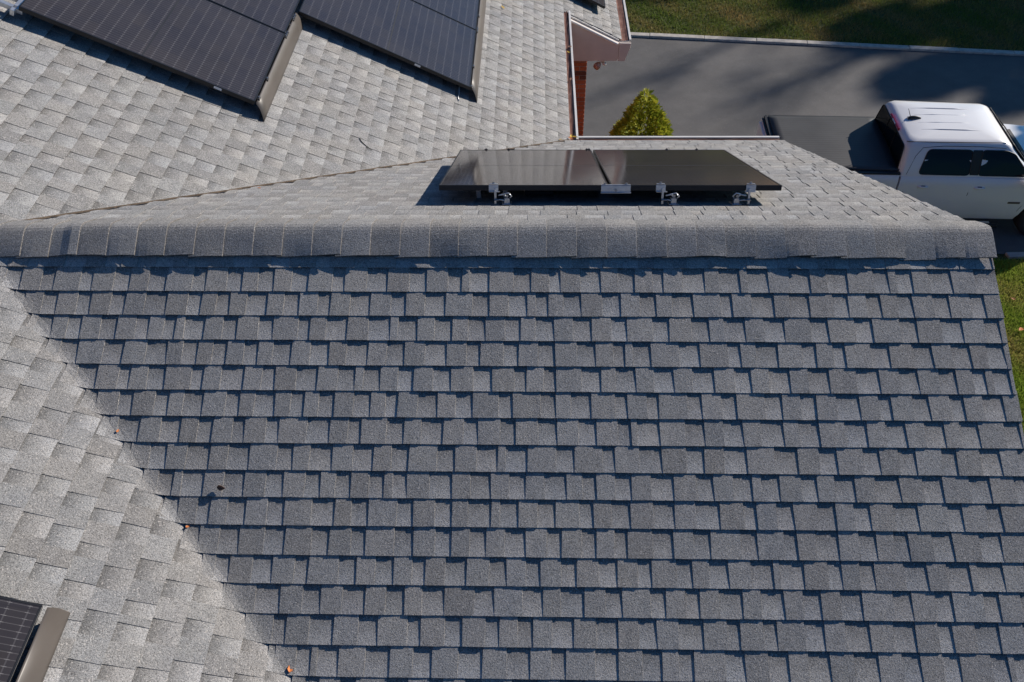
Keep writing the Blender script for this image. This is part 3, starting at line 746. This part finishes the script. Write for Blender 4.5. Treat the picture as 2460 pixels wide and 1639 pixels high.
b = MB(); b.box((3.40, 0, .55), (.14, 1.7, .22)); b.build('front_bumper', M['blackplastic'], tr, bevel=.04)
b = MB(); b.box((3.365, 0, .80), (.04, 1.1, .22)); b.build('grille', M['blackplastic'], tr, bevel=.01)
for sg in (-1, 1):
    b = MB(); b.box((3.31, sg*.67, .85), (.08, .22, .15)); b.build('headlight', M['chrome'], tr, bevel=.02)
    b = MB(); b.box((-2.02, sg*.83, .88), (.05, .12, .30)); b.build('taillight', M['lampred'], tr, bevel=.015)
# bed rails and cover
cv = MB(); rows = []
for i in range(13):
    x = -1.93 + (1.90)*i/12; rows.append([(x, -.80 + 1.60*k/16, 1.245 + .018*math.sin(math.pi*k/16) + .003*math.sin(x*5)) for k in range(17)])
cv.grid(rows); o = cv.build('bed_cover', M['cover'], tr, smooth=True); s = o.modifiers.new('thick', 'SOLIDIFY'); s.thickness = .025; s.offset = -1
for sg in (-1, 1):
    b = MB(); b.box((-.99, sg*.845, 1.228), (1.95, .075, .03)); b.build('bed_rail', M['blackplastic'], tr, bevel=.008)
b = MB(); b.box((-1.965, 0, 1.235), (.07, 1.66, .045)); b.box((-2.02, 0, 1.22), (.03, 1.62, .02)); b.build('tailgate_cap', M['blackplastic'], tr, bevel=.008)
# greenhouse: rings of rounded rectangles, lofted
def rr(x0, x1, hy0, hy1, r, z, n=7, zx=0.0, crown=0.0):
    """rounded rectangle ring, hy0 half width at the rear, hy1 at the front"""
    pts = []
    cs = [(x1-r, hy1-r, 0), (x0+r, hy0-r, 90), (x0+r, -hy0+r, 180), (x1-r, -hy1+r, 270)]
    for cx, cy, a0 in cs:
        for k in range(n):
            a = math.radians(a0 + 90*k/(n-1)); x = cx + r*math.cos(a); y = cy + r*math.sin(a)
            pts.append((x, y, z + zx*(x-x0)))
    return pts
gh = MB()
rings = [rr(-.045, 2.24, .875, .84, .10, 1.17), rr(-.045, 2.18, .865, .835, .10, 1.21), rr(-.04, 1.90, .775, .755, .12, 1.45), rr(-.025, 1.76, .70, .675, .11, 1.62, zx=-.012), rr(-.005, 1.70, .675, .65, .11, 1.675, zx=-.012),
         rr(.035, 1.63, .63, .605, .11, 1.715, zx=-.014), rr(.10, 1.55, .55, .53, .14, 1.735, zx=-.014), rr(.42, 1.32, .36, .34, .12, 1.752, zx=-.012), rr(.70, 1.05, .12, .11, .06, 1.758, zx=-.010)]
gh.grid(rings, closed=True); gh.f.append(tuple(len(gh.v)-len(rings[0])+k for k in range(len(rings[0]))))
cab = gh.build('cab', M['paint'], tr, fix=True)
for p in cab.data.polygons: p.use_smooth = True
# surface lookup on the greenhouse side by height: piecewise linear between ring levels
LV = [(1.21, .865, .835, -.045, 2.18), (1.45, .775, .755, -.04, 1.90), (1.62, .70, .675, -.025, 1.76), (1.675, .675, .65, -.005, 1.70)]
def at_z(z):
    for a_, c_ in zip(LV, LV[1:]):
        if z <= c_[0]: f = (z-a_[0])/(c_[0]-a_[0]); return [a_[i]+(c_[i]-a_[i])*f for i in range(5)]
    return list(LV[-1])
def side_pt(x, z, sg, off):
    _, h0, h1, x0, x1 = at_z(z); f = (x-x0)/(x1-x0); return Vector((x, sg*(h0+(h1-h0)*f + off), z + off*.4))
def rounded(poly, r, n=5):
    out = []; m = len(poly)
    for i in range(m):
        p0, p1, p2 = Vector((*poly[i-1], 0)), Vector((*poly[i], 0)), Vector((*poly[(i+1) % m], 0))
        a_ = (p0-p1); b_ = (p2-p1); ra = min(r, a_.length*.45, b_.length*.45); s_, e_ = p1+a_.normalized()*ra, p1+b_.normalized()*ra
        for k in range(n):
            f = k/(n-1); q = s_*(1-f)**2 + p1*2*f*(1-f) + e_*f*f; out.append((q.x, q.y))
    return out
def window(poly, fn, name, m, r=.05, off=.004, th=.004, trim=None):
    pl = rounded(poly, r); mb = MB(); n = len(pl)
    # fill with fan of rings so that the pane follows the curved side
    cx = sum(p[0] for p in pl)/n; cz = sum(p[1] for p in pl)/n; rows = []
    for f in (1.0, .66, .33, .05):
        rows.append([fn(cx+(p[0]-cx)*f, cz+(p[1]-cz)*f, off) for p in pl])
    base = [fn(p[0], p[1], off-th-.006) for p in pl]
    mb.grid([base]+rows, closed=True); mb.f.append(tuple(len(mb.v)-n+k for k in range(n)))
    o = mb.build(name, m, tr, fix=True); 
    for p in o.data.polygons: p.use_smooth = True
    try: o.data.set_sharp_from_angle(angle=math.radians(40))
    except Exception: pass
    if trim:
        tb_ = MB(); ring = [fn(p[0], p[1], off+.002) for p in pl]; tb_.tube(ring+[ring[0]], trim, 6, caps=False); tb_.build('window_trim', M['blackplastic'], o, smooth=True)
    return o
for sg in (-1, 1):
    fs = lambda x, z, off, sg=sg: side_pt(x, z, sg, off)
    window([(.27, 1.225), (1.10, 1.215), (1.08, 1.60), (.36, 1.605)], fs, 'side_window', M['glass'], trim=.008, r=.07)
    window([(1.105, 1.22), (1.245, 1.218), (1.235, 1.60), (1.085, 1.60)], fs, 'pillar_cover', M['blackplastic'], r=.01, off=.008)
    window([(1.25, 1.215), (2.08, 1.205), (1.96, 1.34), (1.76, 1.55), (1.62, 1.595), (1.24, 1.60)], fs, 'side_window', M['glass'], trim=.008, r=.05)
def rear_fn(y, z, off): 
    x0 = at_z(z)[3]; return Vector((x0 - off, y, z))
window([(-.775, 1.22), (.775, 1.22), (.655, 1.635), (-.655, 1.635)], rear_fn, 'rear_window', M['glass'], r=.06, off=.006, trim=.007)
for y in (-.22, .22):
    b = MB(); b.tube([rear_fn(y, 1.24, .012), rear_fn(y*.95, 1.61, .012)], .006, 6); b.build('window_bar', M['blackplastic'], tr)
def ws_fn(y, z, off):
    zz = [(1.19, 2.21), (1.45, 1.90), (1.62, 1.755), (1.675, 1.695)]
    for (a_, xa), (c_, xc) in zip(zz, zz[1:]):
        if z <= c_: return Vector((xa+(xc-xa)*(z-a_)/(c_-a_) + off, y, z+off*.6))
    return Vector((1.695+off, y, z))
window([(-.72, 1.20), (.72, 1.20), (.60, 1.64), (-.60, 1.64)], ws_fn, 'windshield', M['glass'], r=.06, off=.008, trim=.009)
b = MB(); b.box((2.24, 0, 1.17), (.12, 1.3, .02)); b.build('cowl', M['blackplastic'], tr, bevel=.006)
# roof ribs and ditch seams
b = MB()
for y in (-.33, -.12, .12, .33):
    b.tube([(.30, y, 1.745), (.6, y, 1.757), (1.0, y, 1.752), (1.28, y, 1.741)], [.002, .0055, .0055, .002], 8)
b.build('roof_rib', M['paint'], tr, smooth=True)
for sg in (-1, 1):
    b = MB(); b.tube([(.005, sg*.61, 1.695), (.05, sg*.636, 1.703), (.5, sg*.636, 1.703), (1.2, sg*.618, 1.696), (1.60, sg*.60, 1.688)], .0065, 6); b.build('roof_ditch', M['seam'], tr)
# high brake light, antenna
b = MB(); b.box((-.018, 0, 1.672), (.035, .46, .075), Matrix.Rotation(math.radians(-35), 3, 'Y')); o = b.build('brake_light', M['lampred'], tr, bevel=.008)
b = MB(); b.box((-.032, .0, 1.678), (.02, .17, .05), Matrix.Rotation(math.radians(-35), 3, 'Y')); b.build('cargo_lamp', M['sticker'], o, bevel=.004)
an = MB(); rows = []
for k in range(7):
    f = k/6; x = .38 - .22*f; w_ = .035*math.sin(math.pi*min(.98, .08+.5*f)); h_ = .012 + .045*math.sin(math.pi*(.1+.75*f))
    rows.append([(x, w_*math.cos(a*math.pi/8), 1.742 + h_*math.sin(a*math.pi/8)) for a in range(9)])
an.grid(rows); o = an.build('antenna_base', M['blackplastic'], tr, smooth=True)
b = MB(); b.tube([(.20, 0, 1.78), (.12, 0, 1.93)], [.006, .004], 6); b.build('antenna_mast', M['blackplastic'], tr)
# door seams, handles, badge, steps
for sg in (-1, 1):
    def bs(x, z, off=.002): 
        zb, zt = .33, 1.18; f = (z-zb)/(zt-zb)
        yy = np.interp(f, [0, .22, .55, .82, .966, 1.0], [.90, .985, 1, .985, .955, .93])*HW; return Vector((x, sg*(yy+off), z))
    b = MB()
    for xs in ([(.10, 1.17), (.105, .9), (.13, .62), (.14, .5)], [(1.17, 1.17), (1.17, .9), (1.165, .5)], [(2.20, 1.14), (2.22, .9), (2.12, .6), (2.10, .5)], [(.12, .42), (1.0, .415), (2.1, .42)]):
        b.tube([bs(*p, .0) for p in xs], .005, 6)
    b.tube([side_pt(.08, 1.22, sg, .001), side_pt(.17, 1.5, sg, .001), side_pt(.27, 1.63, sg, .001), side_pt(.6, 1.655, sg, .001), side_pt(1.2, 1.652, sg, .001), side_pt(1.6, 1.63, sg, .001)], .004, 6)
    b.build('door_seam', M['seam'], tr)
    for x in (.40, 1.32):
        c0 = bs(x, 1.02, .012); hb_ = MB(); hb_.tube([c0 + Vector((-.09, -sg*.012, -.004)), c0 + Vector((-.06, 0, 0)), c0 + Vector((.06, 0, 0)), c0 + Vector((.09, -sg*.012, -.004))], [.008, .019, .019, .008], 10)
        o = hb_.build('door_handle', M['paint'], tr, smooth=True)
        q = MB(); q.box(c0 + Vector((0, -sg*.004, .014)), (.07, .02, .016)); q.build('handle_recess', M['seam'], o, bevel=.004)
    b = MB(); b.box(bs(1.99, .74, .002), (.20, .012, .038)); b.build('badge', M['rim'] if False else M['skirt'], tr, bevel=.004)
    b = MB(); b.tube([(.25, sg*.93, .27), (1.9, sg*.93, .27)], .045, 10); b.box((1.75, sg*.935, .315), (.3, .07, .01)); b.build('side_step', M['blackplastic'], tr)
    b = MB(); b.box((1.66, sg*.935, .326), (.16, .05, .008)); b.build('step_pad', M['alu'], tr)
    mr = MB(); mr.box((2.05, sg*1.03, 1.17), (.10, .2, .16)); mr.tube([(2.08, sg*.88, 1.16), (2.06, sg*.98, 1.16)], .025, 8); mr.build('wing_mirror', M['paint'], tr, bevel=.03)
for ax in (FA, RA):
    for sg in (-1, 1):
        wh = MB()
        pr = [(.24, .02), (.24, .0), (.35, .0), (.385, .03), (.392, .06), (.392, .20), (.385, .23), (.35, .26), (.24, .26)]
        rows = []
        for k in range(36):
            a_ = k*2*math.pi/36; rows.append([(ax + r_*math.cos(a_), sg*(.91-y_), .39 + r_*math.sin(a_)) for r_, y_ in pr])
        rows.append(rows[0]); wh.grid(rows); w_o = wh.build('wheel', M['rubber'], tr, smooth=True)
        rm = MB(); rm.tube([(ax, sg*.895, .39), (ax, sg*.90, .39)], .05, 16)
        for k in range(6):
            a_ = k*math.pi/3; d1 = Vector((math.cos(a_), 0, math.sin(a_))); rm.tube([Vector((ax, sg*.895, .39)) + d1*.03, Vector((ax, sg*.89, .39)) + d1*.235], [.035, .022], 8)
        rm.tube([(ax, sg*.68, .39), (ax, sg*.86, .39)], .235, 32); rm.build('rim', M['rim'], w_o)
# dark chassis
b = MB(); b.box((.6, 0, .52), (4.6, 1.3, .2)); b.build('chassis', M['seam'], tr)

# ---------------------------------------------------------------- spruce bush and the trees beyond
def leaf_mat(name, cols, trans=.25):
    m, t, b = mat(name); at = t.nodes.new('ShaderNodeAttribute'); at.attribute_name = 'Col'
    t.links.new(at.outputs['Color'], b.inputs['Base Color']); b.inputs['Roughness'].default_value = .65; b.inputs['Specular IOR Level'].default_value = .25; leafglow(t, b, at, trans); return m
M['leaf'] = leaf_mat('foliage', None); M['bark'] = plain('bark', (.11, .085, .065), .9, var=.4, vscale=12)
def tri_cloud(name, P, D, size, colr, parent, mat_, wfac=.45):
    """P points, D directions: one pointed quad per point"""
    n = len(P); rg = np.random.default_rng(1); D = D/np.linalg.norm(D, axis=1)[:, None]; rv_ = rg.normal(size=(n, 3)); S = np.cross(D, rv_); S /= np.linalg.norm(S, axis=1)[:, None]
    sz = size[:, None]; V = np.zeros((n, 4, 3)); V[:, 0] = P; V[:, 1] = P + D*sz*.5 + S*sz*wfac*.5; V[:, 2] = P + D*sz; V[:, 3] = P + D*sz*.5 - S*sz*wfac*.5
    me = bpy.data.meshes.new(name); me.vertices.add(4*n); me.vertices.foreach_set('co', V.ravel()); me.loops.add(4*n); me.loops.foreach_set('vertex_index', np.arange(4*n)); me.polygons.add(n); me.polygons.foreach_set('loop_start', np.arange(0, 4*n, 4)); me.update(calc_edges=True)
    ca = me.color_attributes.new('Col', 'FLOAT_COLOR', 'POINT'); cc = np.ones((4*n, 4), dtype=np.float32); cc[:, :3] = np.repeat(colr, 4, 0); ca.data.foreach_set('color', cc.ravel())
    o = bpy.data.objects.new(name, me); COL.objects.link(o); me.materials.append(mat_)
    if parent: o.parent = parent
    return o
def spruce(loc, height, half, label):
    t = tag(empty('dwarf_spruce', loc), label, 'spruce'); rg = np.random.default_rng(9)
    b = MB(); b.tube([(0, 0, 0), (0, 0, height*.8)], [.07, .015], 8); b.build('trunk', M['bark'], t)
    n = 60000; f = 1 - np.sqrt(rg.uniform(0, 1, n)); th = rg.uniform(0, 6.283, n); z = height*(.04 + .96*f)
    lump = .82 + .16*np.sin(th*5 + f*17) * np.sin(f*23 + th*2) + .10*np.sin(th*11 - f*31) + .06*np.sin(th*3+f*9)
    R_ = half*(1-f)**.96*lump*rg.uniform(.72, 1.0, n)**.5 + .012
    P = np.stack([R_*np.cos(th), R_*np.sin(th), z - .05], 1)
    D = np.stack([np.cos(th), np.sin(th), np.full(n, .75)], 1) + rg.normal(0, .35, (n, 3))
    br = rg.uniform(.7, 1.3, n); mixv = rg.uniform(0, 1, n)[:, None]
    c = (np.array([.21, .28, .025])*(1-mixv) + np.array([.52, .50, .06])*mixv)*br[:, None]
    tri_cloud('crown', P, D, rg.uniform(.05, .10, n), c, t, M['leaf'], .42)
    return t
spruce((4.79, 6.6, ZG), 3.56, 1.96, 'yellow green cone shaped dwarf spruce behind the far gutter')

def tree(loc, h, cr, label, seed, conifer=False, n=5200):
    t = tag(empty('pine_tree' if conifer else 'broad_tree', loc), label, 'tree', 'trees beyond the driveway'); rg = np.random.default_rng(seed); rp = random.Random(seed)
    b = MB(); lobes = []
    if n: b.tube([(0, 0, 0), (.1, .05, h*.4), (0, .1, h*.85)], [.03*h, .02*h, .006*h], 10)
    else:                                            # bare: leaning trunk, many crooked limbs, last leaves on the tips
        tp = [(.35*math.sin(q*1.1+seed) , .5*math.sin(q*.8+seed*2), h*.88*q/9) for q in range(10)]
        b.tube(tp, [.011*h*(1-.092*q) for q in range(10)], 10)
        for q in range(44):
            zz = rp.uniform(.35, .87)*h; a_ = rp.uniform(0, 6.283); L = rp.uniform(.9, 2.6)*(1.25-.7*zz/h); f_ = zz/(h*.88)*9; i_ = min(8, int(f_)); p0 = Vector(tp[i_]).lerp(Vector(tp[i_+1]), f_-i_)
            d_ = Vector((math.cos(a_), math.sin(a_), .75)); p1 = p0 + d_*L*.5; p2 = p1 + Vector((math.cos(a_+.5), math.sin(a_+.5), 1.1))*L*.5
            b.tube([p0, p1, p2], [.0028*h, .002*h, .0006*h], 6)
        n = 150
    for k in range(9 if not conifer else 12):
        a_ = k*2.4 + rp.uniform(-.4, .4); zz = h*rp.uniform(.36, .82); rr_ = cr*rp.uniform(.35, .8)*(1.15 - .7*(zz/h-.36))
        c = Vector((math.cos(a_)*rr_, math.sin(a_)*rr_, zz)); lobes.append((c, cr*rp.uniform(.32, .5)))
        b.tube([(0, 0, zz*.72), tuple(c*.6 + Vector((0, 0, zz*.34))), tuple(c)], [.011*h, .006*h, .002*h], 6)
    lobes.append((Vector((0, 0, h*.86)), cr*.42)); b.build('trunk', M['bark'], t)
    Ps = []
    for c, r_ in lobes:
        m = n//len(lobes); q = rg.normal(size=(m, 3)); q /= np.linalg.norm(q, axis=1)[:, None]; q *= (r_*rg.uniform(.25, 1.1, m)**.6)[:, None]; q[:, 2] *= .7; Ps.append(q + np.array(c))
    P = np.concatenate(Ps); D = rg.normal(size=P.shape); br = rg.uniform(.6, 1.3, len(P))[:, None]
    col = (np.array([.06, .075, .02])*br) if conifer else (np.array([.22, .14, .05])*br)
    tri_cloud('crown', P, D, rg.uniform(.22, .45, len(P)), col, t, M['leaf'], .6)
    return t
def TS(gx, gy, D, up=0.0):                    # a tree whose top throws its shadow on the ground point (gx, gy), D metres away
    return ((gx + D*math.cos(SUN_AZ), gy + D*math.sin(SUN_AZ)), (up + D*math.tan(SUN_EL))/.88)
for k, (xy, h, cr, cf, n, lb) in enumerate([
    TS(10.9, 15.1, 43) + (2.3, False, 13000, 'tall leafy tree far right of the lawn, between two others'),
    TS(10.9, 12.7, 41) + (1.5, False, 9000, 'tall leafy tree far right of the driveway, second from its near end'),
    TS(13.4, 15.6, 46) + (2.4, True, 12000, 'tall dark pine far right of the lawn, at its near end'),
    TS(12.4, 13.4, 44) + (1.9, False, 11000, 'tall leafy tree far right of the driveway, widest of those beside it'),
    TS(12.7, 12.0, 38) + (1.1, True, 7000, 'tall narrow pine far right of the driveway, at its near end'),
    TS(5.7, 17.5, 45) + (1.4, True, 9000, 'tall dark pine far right of the lawn, farthest back'),
    TS(9.8, 17.0, 44) + (1.7, True, 9000, 'tall dark pine far right of the lawn, in front of a leafy tree'),
    TS(11.9, 8.75, 14.0, 1.1) + (1.0, True, 3600, 'slim young pine right of the truck, lowest of all'),
    TS(4.8, 12.6, 56) + (1.6, False, 0, 'tall bare tree with thin branches far right of the lawn'),
    TS(6.6, 12.2, 59) + (1.8, False, 0, 'tall bare tree with thin branches behind the leafy ones'),
    ((13.5, 27.0), 10.0, 3.0, False, 5200, 'broad tree at the far edge of the lawn, right of centre'),
    ((8.0, 27.0), 10.0, 3.0, True, 5200, 'dark pine at the far edge of the lawn, straight ahead'),
    ((2.5, 27.5), 11.0, 3.2, False, 5200, 'broad tree at the far edge of the lawn, left of centre'),
    ((17.0, 31.0), 12.0, 3.2, True, 5200, 'dark pine in the second row behind the lawn'),
    ((-4.0, 29.0), 11.0, 3.2, True, 5200, 'dark pine at the left end of the row')]):
    tree((xy[0], xy[1], ZG), h, cr, lb, 40+k, cf, n)
